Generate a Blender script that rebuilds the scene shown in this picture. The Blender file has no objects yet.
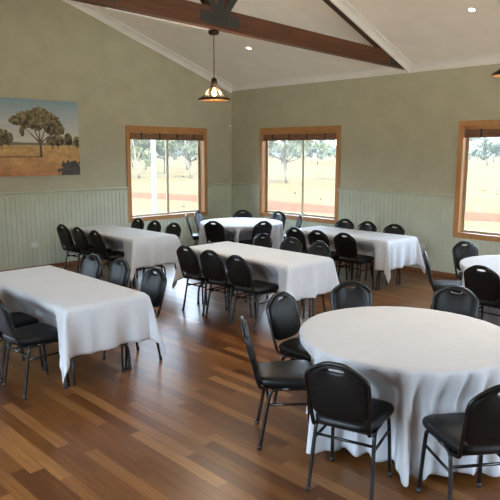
import bpy, bmesh, math, random
import numpy as np
from mathutils import Vector, Matrix
R = random.Random(7)
sc = bpy.context.scene
COL = sc.collection
PI = math.pi

# ------------------------------------------------------------------ helpers
class MB:
    """collects boxes, tubes, rings and grids and links them as one mesh"""
    def __init__(s): s.v = []; s.f = []
    def add(s, vs, fs):
        o = len(s.v); s.v += [tuple(p) for p in vs]; s.f += [tuple(i + o for i in f) for f in fs]
    def box(s, a, b):
        x0, y0, z0 = a; x1, y1, z1 = b
        s.add([(x0,y0,z0),(x1,y0,z0),(x1,y1,z0),(x0,y1,z0),(x0,y0,z1),(x1,y0,z1),(x1,y1,z1),(x0,y1,z1)],
              [(0,3,2,1),(4,5,6,7),(0,1,5,4),(1,2,6,5),(2,3,7,6),(3,0,4,7)])
    def beam(s, p, q, w, h, up=(0,0,1)):
        p = Vector(p); q = Vector(q); d = (q-p).normalized(); r = d.cross(Vector(up)).normalized(); u = r.cross(d)
        vs = [e + r*sx*w/2 + u*sz*h/2 for e in (p, q) for sx, sz in ((-1,-1),(1,-1),(1,1),(-1,1))]
        s.add(vs, [(0,1,2,3),(7,6,5,4),(0,4,5,1),(1,5,6,2),(2,6,7,3),(3,7,4,0)])
    def tube(s, pts, rad, n=10, closed=False):
        pts = [Vector(p) for p in pts]; m = len(pts)
        rads = rad if isinstance(rad, (list, tuple)) else [rad]*m
        ring = []; prev = None
        for i, p in enumerate(pts):
            if closed: d = pts[(i+1) % m] - pts[i-1]
            else: d = pts[min(i+1, m-1)] - pts[max(i-1, 0)]
            d.normalize()
            if prev is None:
                a = Vector((0,0,1)) if abs(d.z) < .9 else Vector((1,0,0))
                prev = d.cross(a).normalized()
            prev = (prev - d*prev.dot(d)).normalized(); b = d.cross(prev)
            ring.append([p + (prev*math.cos(2*PI*k/n) + b*math.sin(2*PI*k/n))*rads[i] for k in range(n)])
        vs = [q for r in ring for q in r]; fs = []
        for i in range(m if closed else m-1):
            j = (i+1) % m
            for k in range(n): fs.append((i*n+k, i*n+(k+1) % n, j*n+(k+1) % n, j*n+k))
        if not closed: fs += [tuple(range(n))[::-1], tuple((m-1)*n+k for k in range(n))]
        s.add(vs, fs)
    def lathe(s, prof, c=(0,0,0), n=32):
        c = Vector(c); m = len(prof)
        vs = [c + Vector((r*math.cos(2*PI*k/n), r*math.sin(2*PI*k/n), z)) for r, z in prof for k in range(n)]
        fs = [(i*n+k, i*n+(k+1) % n, (i+1)*n+(k+1) % n, (i+1)*n+k) for i in range(m-1) for k in range(n)]
        s.add(vs, fs)
    def prism(s, poly, axis, a, b):
        """polygon of 2-D points swept along an axis from a to b"""
        def P(q, t):
            return {'x': (t, q[0], q[1]), 'y': (q[0], t, q[1]), 'z': (q[0], q[1], t)}[axis]
        n = len(poly)
        s.add([P(q, a) for q in poly] + [P(q, b) for q in poly],
              [tuple(range(n))[::-1], tuple(range(n, 2*n))] + [(k, (k+1) % n, n+(k+1) % n, n+k) for k in range(n)])
    def scaled(s, kr, kz): s.v = [(p[0]*kr, p[1]*kr, p[2]*kz) for p in s.v]; return s
    def build(s, name, mat, parent=None, smooth=False, bevel=0):
        me = bpy.data.meshes.new(name); me.from_pydata(s.v, [], s.f); me.update()
        bm = bmesh.new(); bm.from_mesh(me)
        bmesh.ops.recalc_face_normals(bm, faces=bm.faces); bm.to_mesh(me); bm.free()
        o = bpy.data.objects.new(name, me); COL.objects.link(o)
        if mat: me.materials.append(mat)
        if smooth: me.polygons.foreach_set('use_smooth', [True]*len(me.polygons))
        if bevel:
            b = o.modifiers.new('bevel', 'BEVEL'); b.width = bevel; b.segments = 2; b.limit_method = 'ANGLE'
        if parent: o.parent = parent
        return o

def empty(name, loc, rz=0):
    o = bpy.data.objects.new(name, None); COL.objects.link(o); o.location = loc; o.rotation_euler = (0,0,rz); return o
def tag(o, label=None, cat=None, group=None, kind=None):
    if label: o['label'] = label
    if cat: o['category'] = cat
    if group: o['group'] = group
    if kind: o['kind'] = kind
    return o
def copy_tree(o, parent=None):
    c = o.copy(); COL.objects.link(c); c.parent = parent
    for ch in [x for x in bpy.data.objects if x.parent == o]: copy_tree(ch, c)
    return c
def struct(o, kind='structure'): o['kind'] = kind; return o

# ------------------------------------------------------------------ materials
class NT:
    def __init__(s, name):
        s.m = bpy.data.materials.new(name); s.m.use_nodes = True; s.t = s.m.node_tree; s.n = s.t.nodes
        s.b = s.n['Principled BSDF']
    def node(s, typ, **kw):
        n = s.n.new(typ)
        for k, v in kw.items(): setattr(n, k, v)
        return n
    def link(s, a, b): s.t.links.new(a, b)
    def math(s, op, a, b=None, c=None):
        n = s.n.new('ShaderNodeMath'); n.operation = op
        for i, v in enumerate((a, b, c)):
            if v is None: continue
            if isinstance(v, (int, float)): n.inputs[i].default_value = v
            else: s.link(v, n.inputs[i])
        return n.outputs[0]
    def coord(s, which='Object', scale=(1,1,1)):
        t = s.n.new('ShaderNodeTexCoord'); mp = s.n.new('ShaderNodeMapping'); mp.inputs['Scale'].default_value = scale
        s.link(t.outputs[which], mp.inputs['Vector']); return mp.outputs[0]
    def noise(s, vec, scale, detail=3, rough=.5):
        n = s.n.new('ShaderNodeTexNoise'); n.inputs['Scale'].default_value = scale; n.inputs['Detail'].default_value = detail
        n.inputs['Roughness'].default_value = rough
        if vec is not None: s.link(vec, n.inputs['Vector'])
        return n.outputs['Fac']
    def ramp(s, fac, stops):
        n = s.n.new('ShaderNodeValToRGB'); cr = n.color_ramp
        while len(cr.elements) < len(stops): cr.elements.new(.5)
        for e, (p, c) in zip(cr.elements, stops): e.position = p; e.color = (*c, 1)
        s.link(fac, n.inputs[0]); return n.outputs[0]
    def mix(s, fac, a, b, mode='MIX'):
        n = s.n.new('ShaderNodeMix'); n.data_type = 'RGBA'; n.blend_type = mode
        for i, v in ((0, fac), (6, a), (7, b)):
            if isinstance(v, (int, float)): n.inputs[i].default_value = v
            elif isinstance(v, tuple): n.inputs[i].default_value = (*v, 1)
            else: s.link(v, n.inputs[i])
        return n.outputs[2]
    def bump(s, h, strength=.3, dist=.01):
        n = s.n.new('ShaderNodeBump'); n.inputs['Strength'].default_value = strength; n.inputs['Distance'].default_value = dist
        s.link(h, n.inputs['Height']); s.link(n.outputs[0], s.b.inputs['Normal'])
    def set(s, color=None, rough=None, metal=None, spec=None, **kw):
        def put(k, v):
            if isinstance(v, (int, float)): s.b.inputs[k].default_value = v
            elif isinstance(v, tuple): s.b.inputs[k].default_value = (*v, 1)
            else: s.link(v, s.b.inputs[k])
        if color is not None: put('Base Color', color)
        if rough is not None: put('Roughness', rough)
        if metal is not None: put('Metallic', metal)
        if spec is not None: put('Specular IOR Level', spec)
        for k, v in kw.items(): put(k.replace('_', ' '), v)
        return s

def paint(name, c, rough=.6, var=.06, scale=3):
    t = NT(name); f = t.noise(t.coord(), scale, 4)
    t.set(t.ramp(f, [(.3, tuple(x*(1-var) for x in c)), (.7, tuple(min(1, x*(1+var)) for x in c))]), rough, spec=.35)
    t.bump(t.noise(t.coord(), 90, 2), .05, .002); return t.m
def plain(name, c, rough=.5, metal=0, spec=.5, **kw):
    t = NT(name); f = t.noise(t.coord(), 25, 2)
    t.set(t.ramp(f, [(.3, tuple(x*.93 for x in c)), (.7, tuple(min(1, x*1.05) for x in c))]), rough, metal, spec, **kw); return t.m
def wood(name, dark, light, axis=0, rough=.4, fine=40, spec=.4):
    t = NT(name); s = [fine]*3; s[axis] = fine*.05
    v = t.coord('Object', tuple(s)); f = t.noise(v, 1, 6, .6)
    s2 = [6]*3; s2[axis] = .8
    g = t.noise(t.coord('Object', tuple(s2)), 1, 3)
    c = t.ramp(f, [(.3, dark), (.72, light)])
    c2 = t.mix(t.math('MULTIPLY', g, .55), c, tuple(x*.62 for x in dark))
    t.set(c2, rough, spec=spec); t.bump(f, .12, .002); return t.m

M = {}
M['wall'] = paint('sage_paint', (.495, .47, .335), .75)
M['wains'] = paint('sage_panel_paint', (.55, .58, .455), .5)
M['ceiling'] = paint('ceiling_white', (.95, .89, .79), .85, .03)
M['cornice'] = paint('cornice_white', (.88, .85, .79), .7, .02)
for a, k in enumerate('xyz'):
    M['pine_'+k] = wood('honey_pine_'+k, (.46, .205, .066), (.68, .35, .13), a, .38)
    M['beam_'+k] = wood('stained_beam_'+k, (.075, .023, .007), (.165, .056, .016), a, .55, 30)
M['base'] = wood('baseboard_wood', (.19, .075, .03), (.33, .15, .06), 0, .4)
M['steel'] = plain('dark_steel_plate', (.045, .048, .042), .55, .6)
M['alu'] = plain('cream_window_frame', (.46, .375, .225), .45)
M['black_metal'] = plain('black_enamel_tube', (.006, .006, .0065), .25, .0, .5)
M['bronze'] = plain('dark_bronze', (.055, .032, .018), .38, .85)
M['brass'] = plain('warm_brass', (.62, .30, .085), .35, .9)
M['cord'] = plain('black_cord', (.02, .018, .015), .6)
M['plastic'] = plain('white_plastic', (.78, .77, .72), .35)
M['socket'] = plain('socket_recess', (.35, .34, .32), .5)
M['white_paint'] = plain('white_post_paint', (.30, .30, .29), .5)
M['table_ply'] = plain('grey_laminate', (.32, .30, .27), .5)
M['table_leg'] = plain('grey_steel_leg', (.045, .045, .047), .35, .5)

def vinyl():
    t = NT('black_vinyl'); v = t.coord()
    f = t.noise(v, 60, 3)
    t.set(t.ramp(f, [(.3, (.0032, .0036, .0040)), (.7, (.0055, .0062, .0068))]), .42, spec=.34)
    t.bump(t.noise(v, 320, 2), .12, .001); return t.m
M['vinyl'] = vinyl()

def cloth_mat():
    t = NT('white_tablecloth'); v = t.coord()
    n = t.noise(v, 2.2, 4, .6)
    t.set(t.ramp(n, [(.25, (.60, .615, .645)), (.75, (.645, .665, .70))]), .85, spec=.25)
    t.b.inputs['Sheen Weight'].default_value = .15
    sep = t.node('ShaderNodeSeparateXYZ'); t.link(v, sep.inputs[0])
    def crease(o): return t.math('SUBTRACT', 1, t.math('MINIMUM', t.math('DIVIDE', t.math('ABSOLUTE', o), .012), 1))
    cr = t.math('ADD', crease(sep.outputs[0]), crease(sep.outputs[1]))
    w = t.math('ADD', t.math('MULTIPLY', t.noise(v, 5, 3), 1.6), t.math('MULTIPLY', t.noise(v, 500, 1), .08))
    t.bump(t.math('ADD', w, t.math('MULTIPLY', cr, .35)), .35, .012); return t.m
M['cloth'] = cloth_mat()

def floor_mat():
    t = NT('hardwood_planks'); W = .092; L = .95
    tc = t.node('ShaderNodeTexCoord'); sep = t.node('ShaderNodeSeparateXYZ'); t.link(tc.outputs['Object'], sep.inputs[0])
    x, y = sep.outputs[0], sep.outputs[1]
    yr = t.math('DIVIDE', y, W); row = t.math('FLOOR', yr); fy = t.math('FRACT', yr)
    wn = t.node('ShaderNodeTexWhiteNoise', noise_dimensions='1D'); t.link(row, wn.inputs['W'])
    xr = t.math('ADD', t.math('DIVIDE', x, L), t.math('MULTIPLY', wn.outputs['Value'], 7.3)); pl = t.math('FLOOR', xr); fx = t.math('FRACT', xr)
    cb = t.node('ShaderNodeCombineXYZ'); t.link(row, cb.inputs[0]); t.link(pl, cb.inputs[1])
    w2 = t.node('ShaderNodeTexWhiteNoise', noise_dimensions='2D'); t.link(cb.outputs[0], w2.inputs['Vector'])
    tone = t.ramp(w2.outputs['Value'], [(0, (.095, .031, .008)), (.14, (.148, .053, .013)), (.45, (.182, .071, .018)), (.8, (.222, .093, .026)), (.93, (.285, .128, .040)), (1, (.345, .165, .055))])
    cv = t.node('ShaderNodeCombineXYZ'); t.link(t.math('ADD', t.math('MULTIPLY', x, 2.2), t.math('MULTIPLY', w2.outputs['Value'], 40)), cv.inputs[0]); t.link(t.math('MULTIPLY', y, 46), cv.inputs[1])
    gr = t.noise(cv.outputs[0], 1, 6, .62)
    grc = t.ramp(gr, [(.28, (.62, .56, .52)), (.7, (1.12, 1.1, 1.08))])
    c = t.mix(1.0, tone, grc, 'MULTIPLY')
    gy = t.math('LESS_THAN', t.math('MINIMUM', fy, t.math('SUBTRACT', 1, fy)), .014)
    gx = t.math('LESS_THAN', t.math('MINIMUM', fx, t.math('SUBTRACT', 1, fx)), .0016)
    g = t.math('MAXIMUM', gy, gx)
    c = t.mix(t.math('MULTIPLY', g, .65), c, (.03, .014, .007))
    rn = t.noise(t.coord('Object'), 2.5, 4)
    t.set(c, t.math('ADD', .285, t.math('MULTIPLY', rn, .05)), spec=.4)
    return t.m
M['floor'] = floor_mat()

def glass_mat():
    t = NT('window_glass'); n = t.n
    tr = n.new('ShaderNodeBsdfTransparent'); tr.inputs[0].default_value = (.97, .985, .98, 1)
    gl = n.new('ShaderNodeBsdfGlossy'); gl.inputs['Roughness'].default_value = .02
    du = n.new('ShaderNodeBsdfTranslucent'); du.inputs[0].default_value = (.9, .9, .86, 1)
    lw = n.new('ShaderNodeFresnel'); lw.inputs[0].default_value = 1.25
    m1 = n.new('ShaderNodeMixShader'); m2 = n.new('ShaderNodeMixShader')
    haze_veil = t.math('ADD', .012, t.math('MULTIPLY', t.noise(t.coord(), 3, 4), .03))  # translucent white film put in as a hazy glare over the view outside
    t.link(haze_veil, m1.inputs[0]); t.link(tr.outputs[0], m1.inputs[1]); t.link(du.outputs[0], m1.inputs[2])
    t.link(lw.outputs[0], m2.inputs[0]); t.link(m1.outputs[0], m2.inputs[1]); t.link(gl.outputs[0], m2.inputs[2])
    t.link(m2.outputs[0], n['Material Output'].inputs[0]); return t.m
M['glass'] = glass_mat()

def blind_mat(axis):
    t = NT('woven_blind_'+'xy'[axis]); s = [4, 4, 120]; s[axis] = 4
    f = t.noise(t.coord('Object', tuple(s)), 1, 3)
    t.set(t.ramp(f, [(.3, (.13, .06, .032)), (.55, (.26, .125, .066)), (.75, (.42, .235, .13))]), .7)
    t.bump(f, .5, .006); return t.m
M['blind_x'] = blind_mat(0); M['blind_y'] = blind_mat(1)

def emit(name, c, s):
    t = NT(name); t.set((.8, .8, .8), .4); t.b.inputs['Emission Color'].default_value = (*c, 1); t.b.inputs['Emission Strength'].default_value = s; return t.m
M['bulb'] = emit('glowing_bulb', (1, .62, .24), 14)
M['lens'] = emit('downlight_lens', (1, .93, .80), 9)

def ground_mat(name, stops, sc1, sc2):
    t = NT(name); v = t.coord('Object')
    n = t.math('ADD', t.math('MULTIPLY', t.noise(v, sc1, 5, .6), .6), t.math('MULTIPLY', t.noise(t.coord('Object', (1, 1, 1)), sc2, 4, .7), .4))
    t.set(t.ramp(n, stops), 1.0, spec=.05); t.bump(n, .6, .1); return t.m
M['straw'] = ground_mat('dry_grass_ground', [(.36, (.058, .038, .0125)), (.5, (.086, .059, .0205)), (.62, (.112, .081, .033))], .16, 2.5)
M['dirt'] = ground_mat('red_dirt', [(.3, (.085, .019, .003)), (.5, (.100, .025, .0045)), (.68, (.110, .034, .008))], .5, 3)
M['grass'] = plain('dry_grass_blades', (.115, .082, .030), .9, 0, .1)
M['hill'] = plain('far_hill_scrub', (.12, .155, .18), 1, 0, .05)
M['bark'] = plain('pale_gum_bark', (.13, .105, .075), .9, 0, .1)
def leaf_mat(name, a, b):
    t = NT(name); f = t.noise(t.coord(), 1.3, 3)
    t.set(t.ramp(f, [(.35, a), (.65, b)]), .7, spec=.3)
    t.b.inputs['Subsurface Weight'].default_value = 0
    n = t.n; tl = n.new('ShaderNodeBsdfTranslucent'); tl.inputs[0].default_value = (*b, 1)
    mx = n.new('ShaderNodeMixShader'); mx.inputs[0].default_value = .35
    t.link(t.b.outputs[0], mx.inputs[1]); t.link(tl.outputs[0], mx.inputs[2]); t.link(mx.outputs[0], n['Material Output'].inputs[0])
    return t.m
M['leaf'] = leaf_mat('gum_leaves', (.09, .102, .046), (.145, .152, .068))
M['leaf_far'] = leaf_mat('far_gum_leaves', (.085, .105, .075), (.13, .148, .11))

# ------------------------------------------------------------------ the room
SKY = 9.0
EX, Y0 = 13.5, -10.4           # room runs x 0..EX, y Y0..0
ZE, PITCH, YR = 3.39, .321, -5.2
ZR = ZE - PITCH*YR
T = .16
ZT, ZB = 2.491, .661           # window openings with casing (outer edges)
CW = .085                      # casing width
LW = (-2.70, -.715); LW2 = (-9.685, -7.70)            # windows in the left wall, y; the second unseen, added for daylight
BW = [(.879, 2.953), (5.243, 7.317), (9.607, 11.681)]   # back windows, x; the last unseen, added for daylight
RAIL = 1.342

f = MB(); f.box((-T, Y0-T, -.08), (EX+T, T, 0)); struct(f.build('floor', M['floor']))

def rects_with_holes(u0, u1, z0, z1, holes):
    us = sorted({u0, u1, *[h[0] for h in holes], *[h[1] for h in holes]}); zs = sorted({z0, z1, *[h[2] for h in holes], *[h[3] for h in holes]})
    out = []
    for a, b in zip(us, us[1:]):
        for c, d in zip(zs, zs[1:]):
            mu, mz = (a+b)/2, (c+d)/2
            if not any(h[0] < mu < h[1] and h[2] < mz < h[3] for h in holes): out.append((a, b, c, d))
    return out
hole = lambda w: (w[0]+CW-.02, w[1]-CW+.02, ZB+CW-.02, ZT-CW+.02)
m = MB()
for a, b, c, d in rects_with_holes(Y0, 0, -.5, ZE, [hole(LW), hole(LW2)]): m.box((-T, a, c), (0, b, d))
m.prism([(Y0, ZE), (0, ZE), (YR, ZR)], 'x', -T, 0)
struct(m.build('wall_left', M['wall']))
m = MB()
for a, b, c, d in rects_with_holes(-T, EX+T, -.5, ZE, [hole(w) for w in BW]): m.box((a, 0, c), (b, T, d))
struct(m.build('wall_back', M['wall']))
DR = (-6.2, -.5); DF = (5.5, 8.6); DZ = (.03, 2.62)      # unseen glazed doors added in right and front walls for more daylight
m = MB()
for a, b, c, d in rects_with_holes(Y0, 0, -.5, ZE, [(*DR, *DZ)]): m.box((EX, a, c), (EX+T, b, d))
m.prism([(Y0, ZE), (0, ZE), (YR, ZR)], 'x', EX, EX+T); struct(m.build('wall_right', M['wall']))
m = MB()

for a, b, c, d in rects_with_holes(-T, EX+T, -.5, ZE, [(*DF, *DZ)]): m.box((a, Y0-T, c), (b, Y0, d))
struct(m.build('wall_front', M['wall']))
def glazed(idx, axis, a, b, at, n):
    P = lambda u, w: (at+w, u) if axis == 'y' else (u, at+w)
    m = MB(); g = MB(); st = (b-a)/n
    def bx(mm, u0, u1, z0, z1, w0=-.03, w1=.03):
        p, q = P(u0, w0), P(u1, w1); mm.box((min(p[0], q[0]), min(p[1], q[1]), z0), (max(p[0], q[0]), max(p[1], q[1]), z1))
    for k in range(n):
        u = a+k*st
        bx(m, u, u+.06, *DZ); bx(m, u+st-.06, u+st, *DZ); bx(m, u+.06, u+st-.06, DZ[0], DZ[0]+.09); bx(m, u+.06, u+st-.06, DZ[1]-.06, DZ[1])
        bx(g, u+.06, u+st-.06, DZ[0]+.09, DZ[1]-.06, -.003, .003)
    d = struct(m.build('added_door_%d' % idx, M['pine_z'])); g.build('glass_pane', M['glass'], d)
glazed(1, 'y', *DR, EX+T/2, 5); glazed(2, 'x', *DF, Y0-T/2, 3)
m = MB()
ov = .35
m.prism([(ov, ZE-PITCH*ov), (YR, ZR), (Y0-ov, ZE-PITCH*ov), (Y0-ov, ZE-PITCH*ov+.14), (YR, ZR+.14), (ov, ZE-PITCH*ov+.14)], 'x', -.4, EX+.4)
struct(m.build('ceiling', M['ceiling']))

# cornices, one length per wall edge and along the truss
cs = math.sqrt(1+PITCH**2)
def cove(s=.092):
    pts = [(0, 0), (s, 0)]
    for k in range(7):
        a = PI/2*k/6; pts.append((s - s*.80*math.sin(a), -s + s*.80*math.cos(a) - .0 + .0))
    pts.append((0, -s)); return [(max(0, p), q) for p, q in pts]
m = MB()                                            # along the back wall: cove profile in (-y, z)
pr_ = [(-p, ZE + q + PITCH*p) for p, q in cove()]
m.prism(pr_, 'x', 0, EX); struct(m.build('trim_1', M['cornice'], smooth=False))
def slope_cornice(x0, sx, ya, yb):
    mm = MB(); prof = cove(.125 if x0 == 0 else .10)
    vs = []
    for y in (ya, yb):
        z = ZE - PITCH*y if y > YR else ZE - PITCH*(2*YR-y)
        for p, q in prof: vs.append((x0 + sx*p - (SL*y if sx > 0 and x0 > 1 else 0), y, z + q*cs))
    n = len(prof)
    mm.add(vs, [tuple(range(n)), tuple(range(n, 2*n))] + [(k, (k+1) % n, n+(k+1) % n, n+k) for k in range(n)]); return mm
m = slope_cornice(0, 1, 0, YR); m2 = slope_cornice(0, 1, YR, Y0); m.add(m2.v, m2.f)
struct(m.build('trim_2', M['cornice']))

# beadboard wainscot below the chair rail
def bead(length, bw=.083, gw=.012, gd=.007, th=.016):
    pts = []; n = int(math.ceil(length/bw))
    for i in range(n):
        a = i*bw; pts += [(a, th-gd), (a+gw/2, th), (min(a+bw-gw/2, length), th)]
    pts.append((length, th-gd)); return pts
def wains(name, axis, spans):
    m = MB()
    for u0, u1, z0, z1 in spans:
        p = bead(u1-u0); vs = []
        for z in (z0, z1):
            for u, t in p: vs.append((t, u0+u, z) if axis == 'y' else (u0+u, -t, z))
        n = len(p); m.add(vs, [(k, k+1, n+k+1, n+k) for k in range(n-1)])
    return struct(m.build(name, M['wains']))
wains('trim_3', 'y', [(Y0, LW2[0], .07, RAIL-.04), (LW2[0], LW2[1], .07, ZB+.01), (LW2[1], LW[0], .07, RAIL-.04), (LW[0], LW[1], .07, ZB+.01), (LW[1], 0, .07, RAIL-.04)])
sp = []; x = 0
for w in BW: sp += [(x, w[0], .07, RAIL-.04), (w[0], w[1], .07, ZB+.01)]; x = w[1]
sp.append((x, EX, .07, RAIL-.04))
wains('trim_4', 'x', sp)
def rail(name, axis, spans):
    prof = [(0, -.075), (.022, -.075), (.026, -.036), (.046, -.028), (.052, -.012), (.048, 0), (0, 0)]
    m = MB()
    for a, b in spans:
        if axis == 'y': m.prism([(p, RAIL+q) for p, q in prof], 'y', a, b)
        else: m.prism([(-p, RAIL+q) for p, q in prof], 'x', a, b)
    return struct(m.build(name, M['wains']))
rail('trim_5', 'y', [(Y0, LW2[0]), (LW2[1], LW[0]), (LW[1], 0)])
rail('trim_6', 'x', [(0, BW[0][0]), (BW[0][1], BW[1][0]), (BW[1][1], BW[2][0]), (BW[2][1], EX)])
m = MB(); m.prism([(0, 0), (.02, 0), (.02, .06), (.012, .078), (0, .078)], 'y', Y0, 0); struct(m.build('baseboard_left', M['base']))
m = MB(); m.prism([(0, 0), (-.02, 0), (-.02, .06), (-.012, .078), (0, .078)], 'x', 0, EX); struct(m.build('baseboard_back', M['base']))

# windows: built in a local frame: u along the wall, w into the room, z up
def window(idx, axis, a, b, split):
    def P(u, w, z): return (w, u, z) if axis == 'y' else (u, -w, z)
    def bx(mm, u0, u1, w0, w1, z0, z1):
        p, q = P(u0, w0, z0), P(u1, w1, z1); mm.box(tuple(map(min, p, q)), tuple(map(max, p, q)))
    ka, kv = ('pine_y', 'pine_z') if axis == 'y' else ('pine_x', 'pine_z')
    m = MB()                                               # casing: four mitre-free boards
    bx(m, a, b, 0, .022, ZT-CW, ZT); bx(m, a, b, 0, .022, ZB, ZB+CW)
    bx(m, a, a+CW, 0, .022, ZB+CW, ZT-CW); bx(m, b-CW, b, 0, .022, ZB+CW, ZT-CW)
    win = m.build('window_%d' % idx, M[kv], bevel=.004); struct(win)
    i0, i1, z0, z1 = a+CW, b-CW, ZB+CW, ZT-CW
    m = MB()
    bx(m, i0-.018, i0, -T-.01, 0.0, z0, z1); bx(m, i1, i1+.018, -T-.01, 0.0, z0, z1)
    bx(m, i0-.018, i1+.018, -T-.01, 0.0, z1, z1+.018)
    m.build('jamb', M[kv], win)
    m = MB(); bx(m, i0-.018, i1+.018, -T-.03, .0, z0-.018, z0); bx(m, i0, i1, -.02, .034, z0-.012, z0+.004)
    m.build('window_sill', M[ka], win)
    um = i0 + (i1-i0)*split
    for k, (p, q) in enumerate(((i0, um+.02), (um-.02, i1))):
        wo = -.115 - .025*k; s = .032
        m = MB()
        bx(m, p, q, wo-.022, wo, z1-s, z1); bx(m, p, q, wo-.022, wo, z0, z0+s)
        bx(m, p, p+s, wo-.022, wo, z0+s, z1-s); bx(m, q-s, q, wo-.022, wo, z0+s, z1-s)
        sash = m.build('sash', M['alu'], win)
        m = MB(); bx(m, p+s, q-s, wo-.013, wo-.009, z0+s, z1-s); m.build('glass_pane', M['glass'], sash)
    return win, P, bx
def blind(axis, a, b, bx, label, gap=.0):
    i0, i1, z1 = a+CW+.012, b-CW-.012, ZT-CW
    m = MB(); bx(m, i0, i1, -.045, .004, z1-.05, z1-.006)
    root = m.build('woven_blind', M['pine_x' if axis == 'x' else 'pine_y']); tag(root, label, 'blind', 'rolled woven blinds')
    m = MB()
    bx(m, i0, i1, -.040, -.004, z1-.165, z1-.05)
    for k in range(3): bx(m, i0, i1, -.052+.004*k, .010-.004*k, z1-.172+.034*k, z1-.142+.034*k)
    m.build('rolled_slats', M['blind_'+axis], root, bevel=.004)
    for k in (.14, .38, .62, .86):
        u = i0 + (i1-i0)*k; m = MB(); bx(m, u-.012, u+.012, -.055, .0125, z1-.176, z1-.045); m.build('cord_tape', M['cord'], root)
    return root
_, _, bx_ = window(1, 'y', *LW, .53); blind('y', *LW, bx_, 'dark woven blind rolled up in the window on the left wall')
_, _, bx_ = window(2, 'x', *BW[0], .52); blind('x', *BW[0], bx_, 'dark woven blind rolled up in the window right of the room corner')
_, _, bx_ = window(3, 'x', *BW[1], .52); blind('x', *BW[1], bx_, 'dark woven blind rolled up in the window at the right photo edge')
window(4, 'x', *BW[2], .52); window(5, 'y', *LW2, .53)  # extra windows out of view, added to let in more daylight

# roof trusses
SL = .045
def truss(x0, k):
    sl = SL; W = .10; zb = 3.355; H = .215
    xr = lambda y: x0 - sl*y
    root = empty('roof_truss', (x0, 0, 0)); root['kind'] = 'structure'
    def bar(nm, y0, z0, y1, z1, w, h, mat=M['beam_y']):
        mm = MB(); mm.beam((xr(y0)-W/2-x0, y0, z0), (xr(y1)-W/2-x0, y1, z1), w, h)
        return mm.build(nm, mat, root, bevel=.004)
    # tie beam, its ends cut under the ceiling slope
    mm = MB(); zc = lambda y: ZE - PITCH*(y if y > YR else 2*YR-y) - .004
    ys = [0, -(H+zb-ZE)/PITCH, 2*YR+(H+zb-ZE)/PITCH, Y0]
    top = [max(zb+.004, zc(0)), zb+H, zb+H, max(zb+.004, zc(0))]
    vs = []
    for y, t in zip(ys, top):
        for dx in (-W, 0): vs += [(xr(y)+dx-x0, y, zb if t > zb+.01 else zb), (xr(y)+dx-x0, y, t)]
    fs = []
    for i in range(3):
        o = 4*i; fs += [(o, o+4, o+6, o+2), (o+1, o+3, o+7, o+5), (o, o+1, o+5, o+4), (o+2, o+6, o+7, o+3)]
    fs += [(0, 2, 3, 1), (12, 13, 15, 14)]
    mm.add(vs, fs); mm.build('tie_beam', M['beam_y'], root)
    for s in (1, -1):                                       # rafters hugging the ceiling
        d = .10
        ya, yb = (-.5, YR) if s > 0 else (2*YR+.5, YR)
        bar('rafter', ya, zc(ya)-d/2*cs, yb, ZR-.004-d/2*cs, .085, d)
    for yj in (-4.36, 2*YR+4.36):
        zt = lambda y: zc(y)-.12
        bar('post', yj, zb+H, yj, zt(yj), .085, .10)
        for dy in (-.85, .85): bar('brace', yj+dy*.06, zb+H*.85, yj+dy, zt(yj+dy)-.02, .08, .10)
        for side in (.004, -W-.004):
            g = MB()
            for (p, q, h) in (((yj-.30, zb+.10), (yj+.30, zb+.10), .13), ((yj, zb+.11), (yj, zb+.60), .085), ((yj-.03, zb+.12), (yj-.33, zb+.50), .085), ((yj+.03, zb+.12), (yj+.33, zb+.50), .085)):
                g.beam((xr(p[0])+side-x0, p[0], p[1]), (xr(q[0])+side-x0, q[0], q[1]), .009 if True else 0, h, up=(0,0,1) if abs(p[0]-q[0]) > .01 else (0,1,0))
            for (yy, z) in ((-.24, .10), (-.1, .1), (.1, .1), (.24, .10), (0, .3), (0, .5), (-.2, .34), (.2, .34)):
                px = xr(yj+yy)+side-x0; g.tube([(px-.012, yj+yy, zb+z), (px+.012, yj+yy, zb+z)], .014, 8)
            g.build('gusset_plate', M['steel'], root)
    g = MB()
    for side in (.004, -W-.004):
        g.prism([(0, 0), (0, 0), (0, 0)], 'x', 0, 0) if False else None
        def q(y, z): return (xr(y)+side-x0, y, z)
        pts = [q(-.12, zb+.012), q(-.62, zb+.012), q(-.62, zb+.13), q(-.42, zb+.13)]
        g.add([(p[0]-.004, p[1], p[2]) for p in pts] + [(p[0]+.004, p[1], p[2]) for p in pts], [(0,1,2,3), (7,6,5,4), (0,4,5,1), (1,5,6,2), (2,6,7,3), (3,7,4,0)])
    g.build('heel_plate', M['steel'], root)
    return root
truss(4.32, 0); truss(7.68, 1)
m = slope_cornice(4.32, 1, 0, YR); struct(m.build('trim_7', M['cornice']))

# warm strip light let into the far lower edge of the tie beam
m = MB(); xs = lambda y: 4.32 - SL*y - .10
m.beam((xs(-4.46), -4.46, 3.351), (xs(-5.8), -5.8, 3.351), .022, .016)
st_ = m.build('strip_light', M['plastic']); tag(st_, 'thin glowing strip light along the lower edge of the ceiling truss', 'strip light')
m = MB(); m.beam((xs(-4.48)-.002, -4.48, 3.350), (xs(-5.78)-.002, -5.78, 3.350), .020, .012)
m.build('diffuser', emit('strip_glow', (1, .9, .68), 1.1), st_)
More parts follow.
